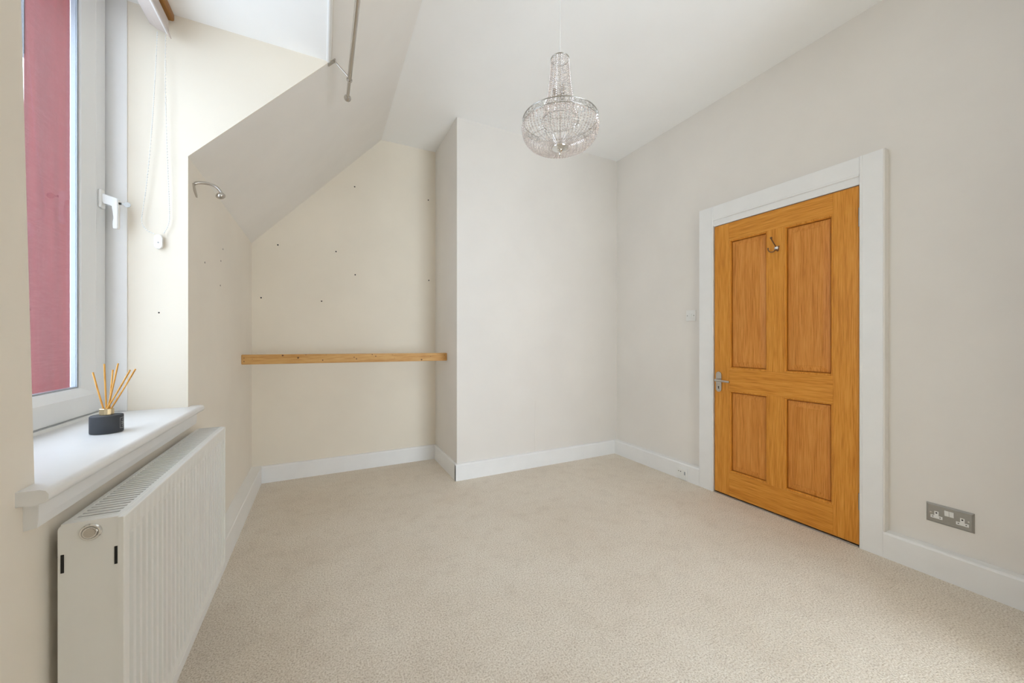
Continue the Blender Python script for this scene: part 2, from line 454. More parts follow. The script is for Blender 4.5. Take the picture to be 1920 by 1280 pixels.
lathe(bm, [(.0048, 0), (.0048, .0012)], (XF - .0068, hy, hz - .037), (-1, 0, 0), 14)
box(bm, XF - .008, XF - .0065, hy - .003, hy + .003, hz - .052, hz - .037)
part('keyhole', bm, M['dark'], dh)
# hinges
for z0, z1 in ((1.745, 1.848), (.205, .295)):
    bm = bmesh.new()
    for k in range(5):
        a = z0 + (z1 - z0) * k / 5; b = z0 + (z1 - z0) * (k + 1) / 5 - .0015
        lathe(bm, [(.0055, a), (.0055, b)], (XF - .003, DY0 - .004, 0), (0, 0, 1), 12)
    box(bm, XF - .0005, XF + .02, DY0 - .0045, DY0 - .0015, z0, z1)
    part('hinge', bm, M['steel'], d1, 40)
# coat hook
k0 = onx(1456, 465, XF)
ck = part('coat_hook', lathe(bmesh.new(), [(.013, -.001), (.013, .004), (.010, .008), (.006, .010), (0, .0105)], k0, (-1, 0, 0), 18), M['chrome'], d1, 40, 'small dark metal triple coat hook screwed to the door')
up = onx(1446, 448, XF - .055)
bm = tube(bmesh.new(), smooth_path([k0 + Vector((-.004, 0, .006)), k0 + Vector((-.022, .002, .024)), k0 + Vector((-.045, .004, .048)), k0 + Vector((-.052, .004, .056))], 6), .0036, 8)
lathe(bm, [(0, -.007), (.005, -.005), (.007, 0), (.005, .005), (0, .007)], k0 + Vector((-.053, .004, .060)), (0, 0, 1), 12)
part('hook_arm', bm, M['bronze'], ck, 50)
for s in (-1, 1):
    bm = tube(bmesh.new(), smooth_path([k0 + Vector((-.004, 0, -.004)), k0 + Vector((-.012, s * .010, -.020)), k0 + Vector((-.024, s * .022, -.024)), k0 + Vector((-.034, s * .030, -.014)), k0 + Vector((-.036, s * .032, -.004))], 6), .0034, 8)
    lathe(bm, [(0, -.005), (.004, -.003), (.005, 0), (.004, .003), (0, .005)], k0 + Vector((-.036, s * .032, 0)), (0, 0, 1), 10)
    part('hook_arm', bm, M['bronze'], ck, 50)

# door frame
fr = S(empty('trim_2', (2.62, 1.4, 0)), 'white painted architrave around the oak door', 'door frame')
XA = 2.597
def arch(pts, a0, a1, axis, rng):
    return prism(bmesh.new(), pts, axis, *rng)
# jamb boards: outline in plan (x, y) extruded up; inner edge has a small bead
o_l = [(XR + .005, 1.938), (XA + .002, 1.938), (XA, 1.936), (XA, 1.836), (XA - .003, 1.833), (XA - .003, 1.826), (XA + .002, 1.8235), (XR + .005, 1.8235)]
bm = prism(bmesh.new(), o_l, 'z', 0, 2.121); part('architrave', bm, M['trim'], fr)
o_r = [(XR + .005, .872), (XA + .002, .872), (XA, .874), (XA, .955), (XA - .003, .958), (XA - .003, .966), (XA + .002, .969), (XR + .005, .969)]
bm = prism(bmesh.new(), o_r, 'z', 0, 2.121); part('architrave', bm, M['trim'], fr)
o_h = [(XR + .005, 2.121), (XA + .002, 2.121), (XA, 2.119), (XA, 2.028), (XA - .003, 2.025), (XA - .003, 2.017), (XA + .002, 2.014), (XR + .005, 2.014)]
bm = prism(bmesh.new(), o_h, 'y', .969, 1.8235); part('architrave', bm, M['trim'], fr)
part('head_fillet', B_(XA + .006, XR + .02, .969, 1.8235, DZ1 + .004, 2.016, .001), M['trim'], fr)
link('plaster_edge', B_(XA + .003, XR + .004, .866, .8722, .132, 2.1225), M['wall'], fr)
S(link('trim_3', B_(XA + .003, XR + .02, DY0, DY1, 0, .007, .002), M['steel']), 'narrow grey metal threshold strip under the oak door', 'threshold')

# ------------------------------------------------------------------ window
w1 = S(empty('window_1', (-.76, 1.5, SILL)), 'white plastic window beside the red outer wall, handle on its stile', 'window')
WZ0, WZ1 = .866, 2.440
XFAC = -.737
def frame_ring(name, rings, mat, par):
    """rings: list of (x, y0, y1, z0, z1); swept rectangular frame."""
    bm = bmesh.new(); Ls = []
    for x, y0, y1, z0, z1 in rings:
        Ls.append([bm.verts.new(p) for p in ((x, y0, z0), (x, y1, z0), (x, y1, z1), (x, y0, z1))])
    n = len(Ls)
    for i in range(n):
        a, b = Ls[i], Ls[(i + 1) % n]
        for k in range(4): bm.faces.new((a[k], a[(k + 1) % 4], b[(k + 1) % 4], b[k]))
    return part(name, bm, mat, par)
# fixed frame
frame_ring('outer_frame', [(-.749, 1.050, 1.9849, .8505, 2.4499), (-.749, 1.085, 1.945, .885, 2.42), (-.781, 1.085, 1.945, .885, 2.42), (-.781, 1.050, 1.9849, .8505, 2.4499)], M['upvc'], w1)
ys0, ys1 = 1.068, 1.972
sash = frame_ring('sash', [(XFAC - .012, ys0, ys1, WZ0, WZ1), (XFAC - .002, ys0, ys1, WZ0, WZ1), (XFAC, ys0 + .003, ys1 - .003, WZ0 + .003, WZ1 - .003),
                    (XFAC, ys0 + .066, ys1 - .066, WZ0 + .066, WZ1 - .066), (XFAC - .0015, ys0 + .068, ys1 - .068, WZ0 + .068, WZ1 - .068),
                    (XFAC - .018, ys0 + .112, ys1 - .118, WZ0 + .092, WZ1 - .112), (XFAC - .024, ys0 + .114, ys1 - .120, WZ0 + .094, WZ1 - .114), (XFAC - .024, ys0 + .03, ys1 - .03, WZ0 + .03, WZ1 - .03)], M['upvc'], w1)
gy0, gy1, gz0, gz1 = ys0 + .110, ys1 - .116, WZ0 + .090, WZ1 - .110
frame_ring('gasket', [(XFAC - .0236, gy0 + .003, gy1 - .003, gz0 + .003, gz1 - .003), (XFAC - .0236, gy0 + .012, gy1 - .013, gz0 + .008, gz1 - .010), (XFAC - .026, gy0 + .012, gy1 - .013, gz0 + .008, gz1 - .010), (XFAC - .026, gy0 + .003, gy1 - .003, gz0 + .003, gz1 - .003)], M['glass_lead'], sash)
part('pane', B_(XFAC - .0275, XFAC - .0255, gy0, gy1, gz0, gz1), M['pane'], sash)
frame_ring('spacer', [(XFAC - .028, gy0 + .002, gy1 - .002, gz0 + .002, gz1 - .002), (XFAC - .028, gy0 + .010, gy1 - .010, gz0 + .008, gz1 - .008), (XFAC - .040, gy0 + .010, gy1 - .010, gz0 + .008, gz1 - .008), (XFAC - .040, gy0 + .002, gy1 - .002, gz0 + .002, gz1 - .002)], M['glass_lead'], sash)
frame_ring('outer_lip', [(XFAC - .0405, gy0 - .04, gy1 + .04, gz0 - .04, gz1 + .04), (XFAC - .0405, gy0 + .008, gy1 - .008, gz0 + .006, gz1 - .008), (XFAC - .049, gy0 + .004, gy1 + .006, gz0 + .002, gz1 - .004), (XFAC - .049, gy0 - .04, gy1 + .04, gz0 - .04, gz1 + .04)], M['upvc'], sash)
# added window, out of view behind the camera, brightens the room
w2 = S(empty('window_fill', ((W2[0] + W2[1]) / 2, YBACK - .06, W2[2])), 'added white plastic fill-light window, out of view, in the wall facing the chimney breast', 'window')
bm = bmesh.new()
for a in ((W2[0], W2[0] + .05, W2[2], W2[3]), (W2[1] - .05, W2[1], W2[2], W2[3]), (W2[0] + .05, W2[1] - .05, W2[2], W2[2] + .05), (W2[0] + .05, W2[1] - .05, W2[3] - .05, W2[3])):
    box(bm, a[0], a[1], YBACK - .10, YBACK - .05, a[2], a[3])
part('outer_frame', bm, M['upvc'], w2)
part('pane', B_(W2[0] + .04, W2[1] - .04, YBACK - .077, YBACK - .074, W2[2] + .04, W2[3] - .04), M['pane_clear'], w2)
# window handle
hp = Vector((XFAC, 1.932, 1.650))
wh = part('window_handle', B_(hp.x - .001, hp.x + .010, hp.y - .016, hp.y + .016, hp.z - .034, hp.z + .034, .005, 3), M['plastic'], sash, 40, 'white lever window handle')
bm = bmesh.new()
prism(bm, [(hp.x + .008, hp.z + .020), (hp.x + .052, hp.z + .006), (hp.x + .052, hp.z - .105), (hp.x + .042, hp.z - .108), (hp.x + .036, hp.z - .100),
           (hp.x + .040, hp.z - .085), (hp.x + .038, hp.z - .065), (hp.x + .040, hp.z - .045), (hp.x + .037, hp.z - .022), (hp.x + .016, hp.z - .020), (hp.x + .008, hp.z - .010)], 'y', hp.y - .010, hp.y + .010)
bmesh.ops.bevel(bm, geom=list(bm.edges), offset=.002, segments=2, affect='EDGES', clamp_overlap=True)
part('lever', bm, M['plastic'], wh, 40)
bm = bmesh.new()
lathe(bm, [(.004, 0), (.004, .006)], (hp.x + .052, hp.y, hp.z - .009), (1, 0, 0), 12)
part('lock_barrel', bm, M['dark'], wh)
bm = bmesh.new()
lathe(bm, [(0, -.0012), (.010, -.0012), (.010, .0012), (0, .0012)], (hp.x + .075, hp.y, hp.z - .010), (0, 1, 0), 20)
box(bm, hp.x + .057, hp.x + .068, hp.y - .001, hp.y + .001, hp.z - .012, hp.z - .007)
part('key', bm, M['steel'], wh)
# timber lining board on the cheek next to the frame
S(link('trim_4', B_(-.749, -.679, YD - .006, YD + .002, SILL + .0005, 2.4495, .003), M['trim'], smooth=40), 'white lining board between window frame and cheek', 'trim')

# sill board with horns and apron
ws = S(empty('trim_5', (-.6, 1.5, SILL)), 'white painted window sill with rounded nose and apron', 'window sill')
XN = -.453
nose = [(-.748, SILL - .028), (-.748, SILL), (XN - .012, SILL), (XN - .004, SILL - .003), (XN, SILL - .010), (XN, SILL - .018), (XN - .004, SILL - .024), (XN - .012, SILL - .027)]
bm = prism(bmesh.new(), nose, 'y', 1.008, 2.036)
part('sill_board', bm, M['sill'], ws, 40)
bm = prism(bmesh.new(), [(XL - .002, SILL - .0275), (XN - .022, SILL - .0275), (XN - .022, SILL - .060), (XN - .024, SILL - .076), (XL - .002, SILL - .080)], 'y', 1.028, 2.020)
part('apron', bm, M['sill'], ws)
bm = prism(bmesh.new(), [(-.7475, SILL), (-.737, SILL), (-.739, SILL + .010), (-.7475, SILL + .012)], 'y', 1.066, YD)
part('cover_bead', bm, M['upvc'], ws)

# outside: red painted stone surround, ground far below
bm = bmesh.new()
box(bm, -.898, XO - .001, 1.870, 2.40, .50, 2.75)
box(bm, -.898, XO - .001, .55, 1.120, .50, 2.75)
box(bm, -.898, XO - .001, 1.120, 1.870, 2.400, 2.75)
box(bm, -.945, XO - .001, 1.120, 1.870, .50, .862)
rs = S(link('wall_outer', bm, M['red']), 'red painted stone surround outside the window glass', 'wall')
link('flashing', B_(-.913, -.897, 1.868, 2.0, 2.09, 2.75), M['lead'], rs)['label'] = 'grey lead strip on the outer corner'

# ------------------------------------------------------------------ radiator
RX, RY0, RY1, RZ0, RZ1, RB = -.378, 1.088, 2.020, .158, .750, -.476
rd = tag(empty('radiator', ((RX + RB) / 2, (RY0 + RY1) / 2, RZ0)), 'white double panel radiator with fluted front under the window sill', 'radiator')
bm = bmesh.new()
nf = 27; per = 20; ny = nf * per
y_a, y_b = RY0 + .022, RY1 - .022
zs = [RZ0 + .004, RZ0 + .030, RZ0 + .036, RZ0 + .044, RZ0 + .056, RZ1 - .070, RZ1 - .056, RZ1 - .048, RZ1 - .042, RZ1 - .004]
ss = [0, 0, .35, .8, 1, 1, .8, .35, 0, 0]
def flute(u):
    f = u % 1.0
    if f < .22: return 0
    if f < .27: return (f - .22) / .05
    if f < .73: return 1
    if f < .78: return (.78 - f) / .05
    return 0
grid = []
ycols = [RY0 + .003] + [y_a + (y_b - y_a) * i / ny for i in range(ny + 1)] + [RY1 - .003]
for z, s in zip(zs, ss):
    row = []
    for j, y in enumerate(ycols):
        dpt = 0 if j in (0, len(ycols) - 1) else flute((j - 1) / per) * s * .0130
        row.append(bm.verts.new((RX - .001 - dpt, y, z)))
    grid.append(row)
for a, b in zip(grid, grid[1:]):
    for k in range(len(a) - 1): bm.faces.new((a[k], a[k + 1], b[k + 1], b[k]))
part('front_panel', bm, M['radiator'], rd, 50)
# welded rim of the front panel
frame_ring('panel_rim', [(RX - .010, RY0, RY1, RZ0, RZ1), (RX - .001, RY0, RY1, RZ0, RZ1), (RX + .0008, RY0 + .002, RY1 - .002, RZ0 + .002, RZ1 - .002),
                         (RX + .0008, RY0 + .005, RY1 - .005, RZ0 + .005, RZ1 - .005), (RX - .001, RY0 + .006, RY1 - .006, RZ0 + .006, RZ1 - .006), (RX - .010, RY0 + .006, RY1 - .006, RZ0 + .006, RZ1 - .006)], M['radiator'], rd)
part('back_panel', B_(RB, RB + .010, RY0 + .004, RY1 - .004, RZ0, RZ1 - .006, .002), M['radiator'], rd, 40)
for (a, b, near) in ((RY0 + .001, RY0 + .004, True), (RY1 - .004, RY1 - .001, False)):
    bm = bmesh.new()
    # end cover: one folded sheet with rounded top corners
    r = .012; x0, x1 = RB - .001, RX - .0095
    out = [(x0, RZ0 + .004), (x1, RZ0 + .004), (x1, RZ1 + .002)] + [(x0 + r - r * math.sin(t), RZ1 + .002 - r + r * math.cos(t)) for t in [i * math.pi / 12 for i in range(7)]]
    prism(bm, out, 'y', a, b)
    ep = part('end_panel', bm, M['radiator'], rd)
    if near:
        c = ony(170, 997, RY0)
        link('vent_plug', lathe(bmesh.new(), [(.0175, 0), (.0175, .002), (.0155, .0045), (.0135, .0045), (.0115, .002), (.0110, .0055), (0, .0055)], (c.x, RY0 + .001, c.z), (0, -1, 0), 28), M['chrome'], ep, 35)['label'] = 'round chrome plug'
        link('plug_core', lathe(bmesh.new(), [(.0098, 0), (.0092, .0070), (0, .0070)], (c.x, RY0 + .001, c.z), (0, -1, 0), 12), M['nickel'], ep)
        for px0, px1, py0, py1 in ((113.5, 119.5, 1041, 1074), (214.5, 220, 1024, 1056)):
            p, q = ony(px0, py0, RY0), ony(px1, py1, RY0)
            link('slot', B_(p.x, q.x, RY0 - .0004, RY0 + .002, q.z, p.z), M['dark'], ep)
# top grille: rails plus one slat per opening
gx0, gx1 = RB + .002, RX - .009
for (a, b) in ((gx0, gx0 + .010), (gx1 - .010, gx1)):
    part('grille_rail', B_(a, b, RY0 + .004, RY1 - .004, RZ1 - .004, RZ1 + .001, .001), M['radiator'], rd)
part('grille_end', B_(gx0, gx1, RY0 + .0035, RY0 + .022, RZ1 - .004, RZ1 + .0015, .001), M['radiator'], rd)
ns = 54
slat = B_(gx0 + .008, gx1 - .008, -.0045, .0045, -.003, .0005, .0008, 1)
so = part('grille_slat', slat, M['radiator'], rd)
pos = [RY0 + .030 + (RY1 - RY0 - .045) * i / (ns - 1) for i in range(ns)]
so.location = (0, pos[0], RZ1)
for y in pos[1:]:
    c2 = so.copy(); C.objects.link(c2); c2.parent = rd; c2.matrix_parent_inverse = so.matrix_parent_inverse.copy(); c2.location = (0, y, RZ1)
part('convector_fin', B_(RB + .02, RX - .03, RY0 + .006, RY1 - .006, RZ1 - .050, RZ1 - .044), M['radiator'], rd)
for y in (RY0 + .12, RY1 - .12):
    part('wall_bracket', B_(XL - .001, RB + .002, y - .015, y + .015, RZ0 + .05, RZ1 - .03), M['radiator'], rd)
bm = bmesh.new()
box(bm, RB - .014, RB + .002, RY0 + .030, RY0 + .033, RZ1 - .075, RZ1 - .045)
part('bracket_clip', bm, M['dark'], rd)

# ------------------------------------------------------------------ alcove rail
bm = bmesh.new()
hexa(bm, [(XL, 3.116, .960), (XB, 3.163, .950), (XB, 3.207, .950), (XL, 3.160, .960)], [(XL, 3.116, 1.027), (XB, 3.163, 1.016), (XB, 3.207, 1.016), (XL, 3.160, 1.027)])
bmesh.ops.bevel(bm, geom=list(bm.edges), offset=.003, segments=2, affect='EDGES')
rail = tag(link('timber_rail', bm, M['pine']), 'knotty pine rail spanning the alcove from wall to chimney breast', 'rail')
kn = [(457.5, 671, .003), (457.5, 677.5, .0035), (473, 673, .002), (530, 666.3, .006), (559, 670.5, .0065), (605, 675, .0045), (664, 669.5, .004), (668.5, 672.5, .0045),
      (698, 664.5, .004), (704.5, 667.7, .0045), (790.5, 674, .0065), (807.5, 668, .003), (573.5, 665, .0025), (611.5, 665, .002), (736, 665, .0025), (739.5, 671, .002), (833.5, 665.5, .003), (833, 672, .002)]
for px, py, r in kn:
    p = None
    d = ray(px, py); k = (3.163 - 3.116) / (XB - XL)
    t = (3.116 - k * XL) / (d.y - k * d.x); p = d * t + Vector((0, 0, CAM_H))
    link('knot', lathe(bmesh.new(), [(r, -.001), (r, .0004), (r * .6, .0006), (0, .0006)], p, (0, -1, 0), 12), M['knot'], rail)

# ------------------------------------------------------------------ curtain pole, holdback
def slope_z(x): return KNEE + SL * (x - XL)
NRM = Vector((SL, 0, -1)).normalized()
pe = ony(655.5, 147, 1.996)          # where the bracket carries the pole
PX, PZ = pe.x, pe.z
def pole_y(px):                      # distance along the pole from its picture column
    d = ray(px, 640); return d.y * (PX / d.x) if abs(d.x) > 1e-4 else 2.2
cp = tag(empty('curtain_pole', (PX, 1.5, PZ)), 'satin silver curtain pole with ball end below the sloped ceiling', 'curtain pole')
fin = ray(653, 184); tf = (PZ - CAM_H) / fin.z; yf = fin.y * tf
part('pole', tube(bmesh.new(), [(PX, .95, PZ), (PX, 1.996 + .012, PZ)], .0095, 16), M['nickel'], cp, 40)
part('pole_extension', tube(bmesh.new(), [(PX, 1.99, PZ), (PX, yf - .015, PZ)], .0078, 16), M['nickel'], cp, 40)
part('collar', lathe(bmesh.new(), [(.0098, 0), (.0135, .001), (.0135, .006), (.0098, .007)], (PX, 2.004, PZ), (0, 1, 0), 20), M['nickel'], cp, 40)
part('finial', lathe(bmesh.new(), [(.0085, -.022), (.0088, -.017), (.012, -.013), (.0165, -.006), (.018, 0), (.0165, .008), (.0115, .014), (.005, .0175), (0, .018)], (PX, yf, PZ), (0, 1, 0), 24), M['nickel'], cp, 60)
for y in (1.996, 1.02):
    s = (PX - XL) * 0
    # foot of the perpendicular on the slope
    dist = (Vector((PX, 0, PZ)) - Vector((XL, 0, KNEE))).dot(NRM)
    foot = Vector((PX, y, PZ)) - NRM * dist
    tan = Vector((1, 0, SL)).normalized()
    b_lo = foot - tan * .038; b_hi = foot + tan * .006
    bm = bmesh.new()
    for a, b, w in ((b_lo + NRM * .002, b_hi + NRM * .002, .011),):
        A = [bm.verts.new(a + Vector((0, sy * w, 0)) + NRM * h) for sy, h in ((-1, -.002), (1, -.002), (1, .003), (-1, .003))]
        B2 = [bm.verts.new(b + Vector((0, sy * w, 0)) + NRM * h) for sy, h in ((-1, -.002), (1, -.002), (1, .003), (-1, .003))]
        bm.faces.new(A); bm.faces.new(B2[::-1])
        for k in range(4): bm.faces.new((A[k], B2[k], B2[(k + 1) % 4], A[(k + 1) % 4]))
    tube(bm, [foot + NRM * .003, Vector((PX, y, PZ)) - NRM * .004], .0042, 10)
    part('bracket', bm, M['nickel'], cp, 40)

h0 = onx(361, 347, XL)
hb = tag(empty('curtain_holdback', h0), 'small curved silver holdback with a ball end on the low wall', 'holdback')
yb_ = h0.y + .02
e1 = ony(364, 345, yb_); e2 = ony(372, 342.5, yb_ + .004); e3 = ony(388, 344, yb_ + .012); e4 = ony(403, 349, yb_ + .018); e5 = ony(412, 357, yb_ + .018); e6 = ony(415.5, 364, yb_ + .016)
bm = tube(bmesh.new(), smooth_path([Vector((XL, h0.y + .012, e1.z - .008)), e1, e2, e3, e4, e5, e6], 6), [.0062] * 37, 12)
part('arm', bm, M['nickel'], hb, 60)
q0 = onx(361.5, 346, XL); q1 = onx(368, 368, XL)
bm = bmesh.new()
zt, zb = q0.z + .004, q1.z - .006
prism(bm, [(h0.y - .004, zt), (h0.y + .014, zt - .002), (h0.y + .050, zb + .010), (h0.y + .052, zb), (h0.y + .044, zb), (h0.y + .010, zt - .028)], 'x', XL - .001, XL + .005)
part('wall_plate', bm, M['nickel'], hb)
fc = ony(413.5, 367, yb_ + .016)
fd = Vector((.35, .25, -.9)).normalized()
part('ball_end', lathe(bmesh.new(), [(.009, -.012), (.014, -.009), (.0185, -.002), (.0185, .003), (.014, .010), (.007, .0135), (0, .0145)], fc, fd, 24), M['nickel'], hb, 60)

# ------------------------------------------------------------------ roller blind
bt = tag(link('timber_batten', B_(-.600, -.537, 1.04, 1.9845, HD - .032, HD, .008, 3), M['batten'], smooth=40), 'stained timber batten fixed to the dormer ceiling above the blind', 'batten')
bl = tag(empty('roller_blind', (-.57, 1.5, 2.34)), 'rolled up blind with grey aluminium headrail and bead chain', 'roller blind')
hr = [(-.612, 2.418), (-.556, 2.418), (-.548, 2.400), (-.546, 2.352), (-.538, 2.330), (-.541, 2.328), (-.551, 2.344), (-.580, 2.352), (-.604, 2.366)]
part('headrail', prism(bmesh.new(), hr, 'y', 1.06, 1.952), M['blind'], bl)
part('edge_strip', prism(bmesh.new(), [(-.5535, 2.3425), (-.5505, 2.3425), (-.5505, 2.3455), (-.5535, 2.3455)], 'y', 1.06, 1.953), M['plastic'], bl)
part('end_cap', prism(bmesh.new(), [(-.608, 2.410), (-.556, 2.412), (-.552, 2.362), (-.582, 2.358), (-.600, 2.372)], 'y', 1.952, 1.962), M['plastic'], bl)
yc = 1.962
def chain(pxs, ye): 
    n = len(pxs); return [ony(px, py, yc + (ye - yc) * i / (n - 1)) for i, (px, py) in enumerate(pxs)]
runs = [chain([(295, 58), (290.5, 150), (283, 260), (274, 350), (266.5, 402), (267, 420), (276, 432), (288, 438)], 1.974),
        chain([(310.5, 62), (310, 150), (312, 250), (315, 330), (317.5, 395), (316, 420), (307, 438)], 1.974)]
for r_ in runs:
    pth = smooth_path(r_, 30)
    bm = tube(bmesh.new(), pth[::6], .0008, 5)
    acc = 0; last = pth[0]; step = .0072
    for p in pth[1:]:
        acc += (p - last).length; last = p
        if acc >= step:
            acc = 0
            bmesh.ops.create_icosphere(bm, subdivisions=1, radius=.0024, matrix=Matrix.Translation(p))
    part('bead_chain', bm, M['plastic'], bl, 60)
wc = ony(297, 453, 1.973)
bm = bmesh.new()
rr, hh = .0125, .016
pill = [(wc.x + rr * math.cos(a), wc.z + hh + rr * math.sin(a)) for a in [math.pi * i / 10 for i in range(11)]] + [(wc.x + rr * math.cos(a), wc.z - hh + rr * math.sin(a)) for a in [math.pi + math.pi * i / 10 for i in range(11)]]
prism(bm, pill, 'y', wc.y - .005, wc.y + .0095)
bmesh.ops.bevel(bm, geom=[e for e in bm.edges], offset=.0015, segments=2, affect='EDGES', clamp_overlap=True)
tn = part('chain_tensioner', bm, M['plastic'], bl, 40)
link('screw', lathe(bmesh.new(), [(.0026, 0), (.0026, .001), (0, .001)], (wc.x + .001, wc.y - .005, wc.z - .004), (0, -1, 0), 10), M['steel'], tn)

# ------------------------------------------------------------------ chandelier
CC = Vector((.9035, 1.3362, 0)); RZ = 2.052; RR = .158
ch = tag(empty('chandelier', (CC.x, CC.y, 1.93)), 'crystal bead basket chandelier with silver rim hanging from the ceiling', 'chandelier')
part('cable', tube(bmesh.new(), [(CC.x, CC.y, 2.30), (CC.x, CC.y, H - .02)], .0016, 8), M['plastic'], ch)
part('ceiling_rose', lathe(bmesh.new(), [(.048, 0), (.048, .004), (.040, .014), (.015, .024), (.004, .028)], (CC.x, CC.y, H), (0, 0, -1), 28), M['plastic'], ch, 40)
part('stem', tube(bmesh.new(), [(CC.x, CC.y, 2.32), (CC.x, CC.y, 1.950)], .0016, 8), M['nickel'], ch)
TZ, TR, IR = 2.322, .0375, .074
bm = torus(bmesh.new(), (CC.x, CC.y, TZ), TR, .0022, 40, 6)
for k in range(3):
    a = k * 2.094; tube(bm, [(CC.x, CC.y, TZ), (CC.x + TR * math.cos(a), CC.y + TR * math.sin(a), TZ)], .0012, 5)
part('crown_ring', bm, M['rim'], ch, 60)
bm = torus(bmesh.new(), (CC.x, CC.y, RZ + .005), IR + .004, .0015, 48, 6)
for k in range(4):
    a = .4 + k * math.pi / 2; tube(bm, [(CC.x + IR * math.cos(a), CC.y + IR * math.sin(a), RZ + .005), (CC.x + RR * math.cos(a), CC.y + RR * math.sin(a), RZ + .005)], .0014, 5)
part('inner_ring', bm, M['rim'], ch, 60)
bm = bmesh.new()     # pierced rim band
torus(bm, (CC.x, CC.y, RZ + .012), RR, .0022, 72, 6); torus(bm, (CC.x, CC.y, RZ - .010), RR, .0016, 72, 6)
nz = 44
for k in range(nz):
    a0 = 2 * math.pi * k / nz; a1 = 2 * math.pi * (k + .5) / nz; a2 = 2 * math.pi * (k + 1) / nz
    P = lambda a, z: (CC.x + RR * math.cos(a), CC.y + RR * math.sin(a), z)
    tube(bm, [P(a0, RZ - .010), P(a1, RZ + .012), P(a2, RZ - .010)], .0010, 4)
    c_ = P(a1, RZ - .001)
    bmesh.ops.create_icosphere(bm, subdivisions=1, radius=.0028, matrix=Matrix.Translation(c_))
part('rim_band', bm, M['rim'], ch, 60)
def bead(bm, p, r, d):
    u, w = frame_for(d); d = d.normalized()
    t = bm.verts.new(p + d * r * 1.15); b = bm.verts.new(p - d * r * 1.15)
    ring = [bm.verts.new(p + (u * math.cos(a) + w * math.sin(a) * .72) * r) for a in [i * math.pi / 3 for i in range(6)]]
    for k in range(6):
        bm.faces.new((t, ring[k], ring[(k + 1) % 6])); bm.faces.new((b, ring[(k + 1) % 6], ring[k]))
def strand(prof, ang, r0, r1, pitch):
    bm = bmesh.new(); d = Vector((math.cos(ang), math.sin(ang), 0))
    pts = smooth_path([CC + d * r + Vector((0, 0, z)) for r, z in prof], 24)
    tot = sum((b - a).length for a, b in zip(pts, pts[1:])); acc = 0; nxt = pitch * (.3 + .5 * random.random()); 
    for a, b in zip(pts, pts[1:]):
        seg = (b - a).length
        while nxt <= acc + seg:
            f = (nxt - acc) / seg; s = nxt / tot
            bead(bm, a.lerp(b, f), r0 + (r1 - r0) * s, b - a); nxt += pitch * (1 + (r1 / r0 - 1) * s)
        acc += seg
    return bm
crown_prof = [(TR, TZ - .003), (TR + .005, TZ - .07), (TR + .014, TZ - .15), (IR - .012, TZ - .21), (IR + .004, RZ + .004)]
for k in range(38):
    part('crown_strand', strand(crown_prof, 2 * math.pi * k / 38, .0029, .0040, .0080), M['crystal'], ch)
bowl_prof = [(RR, RZ - .012), (RR + .002, RZ - .036), (RR - .007, RZ - .064), (RR - .030, RZ - .088), (RR - .068, RZ - .102), (.052, RZ - .106), (.034, RZ - .107)]
for k in range(60):
    part('bowl_strand', strand(bowl_prof, 2 * math.pi * (k + .5) / 60, .0050, .0026, .0102), M['crystal'], ch)
nd = 52
for k in range(nd):
    a = 2 * math.pi * k / nd; bm = bmesh.new(); c_ = CC + Vector((math.cos(a), math.sin(a), 0)) * (RR + .003) + Vector((0, 0, RZ - .020))
    bead(bm, c_, .0052, Vector((0, 0, 1)))
    part('rim_drop', bm, M['crystal'], ch)
# wire hoops that carry the basket
for r_, z_ in ((RR - .010, RZ - .066), (.112, RZ - .094), (.072, RZ - .104), (.046, RZ - .107)):
    part('basket_hoop', torus(bmesh.new(), (CC.x, CC.y, z_), r_, .0009, 48, 5), M['rim'], ch)
part('rosette', lathe(bmesh.new(), [(0, .004), (.032, .004), (.036, 0), (.034, -.004), (.020, -.007), (.012, -.010), (.0090, -.014), (.004, -.018), (.0060, -.024), (.0040, -.031), (0, -.034)], (CC.x, CC.y, RZ - .106), (0, 0, 1), 24), M['chrome'], ch)
for k in range(3):
    a = k * 2.094 + .5; c_ = CC + Vector((math.cos(a), math.sin(a), 0)) * .022
    lh = part('lamp_holder', lathe(bmesh.new(), [(.007, 0), (.009, .004), (.009, .030), (.006, .034)], (c_.x, c_.y, 2.165), (0, 0, 1), 14), M['nickel'], ch, 40)
    tube(bm := bmesh.new(), [(CC.x, CC.y, 2.17), (c_.x, c_.y, 2.17)], .002, 6); link('arm', bm, M['nickel'], lh)
for k in range(4):
    a = .4 + k * math.pi / 2; d = Vector((math.cos(a), math.sin(a), 0))
    part('frame_wire', tube(bmesh.new(), [CC + d * .03 + Vector((0, 0, RZ - .092)), CC + d * .068 + Vector((0, 0, RZ - .04)), CC + d * IR + Vector((0, 0, RZ + .004))], .0011, 5), M['rim'], ch)

# ------------------------------------------------------------------ reed diffuser
DC = Vector((-.5765, 1.5495, SILL))
rdif = tag(empty('reed_diffuser', DC), 'dark grey round reed diffuser with orange sticks on the window sill', 'reed diffuser')
part('jar', lathe(bmesh.new(), [(.033, 0), (.0355, .0015), (.036, .005), (.036, .049), (.0353, .0515), (.034, .0525), (.0, .0527)], DC, (0, 0, 1), 48), M['slate'], rdif, 35)
part('collar', lathe(bmesh.new(), [(.0145, 0), (.0158, .001), (.0158, .018), (.0145, .0195), (.011, .0195), (.0105, .012), (0, .012)], DC + Vector((0, 0, .0526)), (0, 0, 1), 14), M['gold'], rdif)
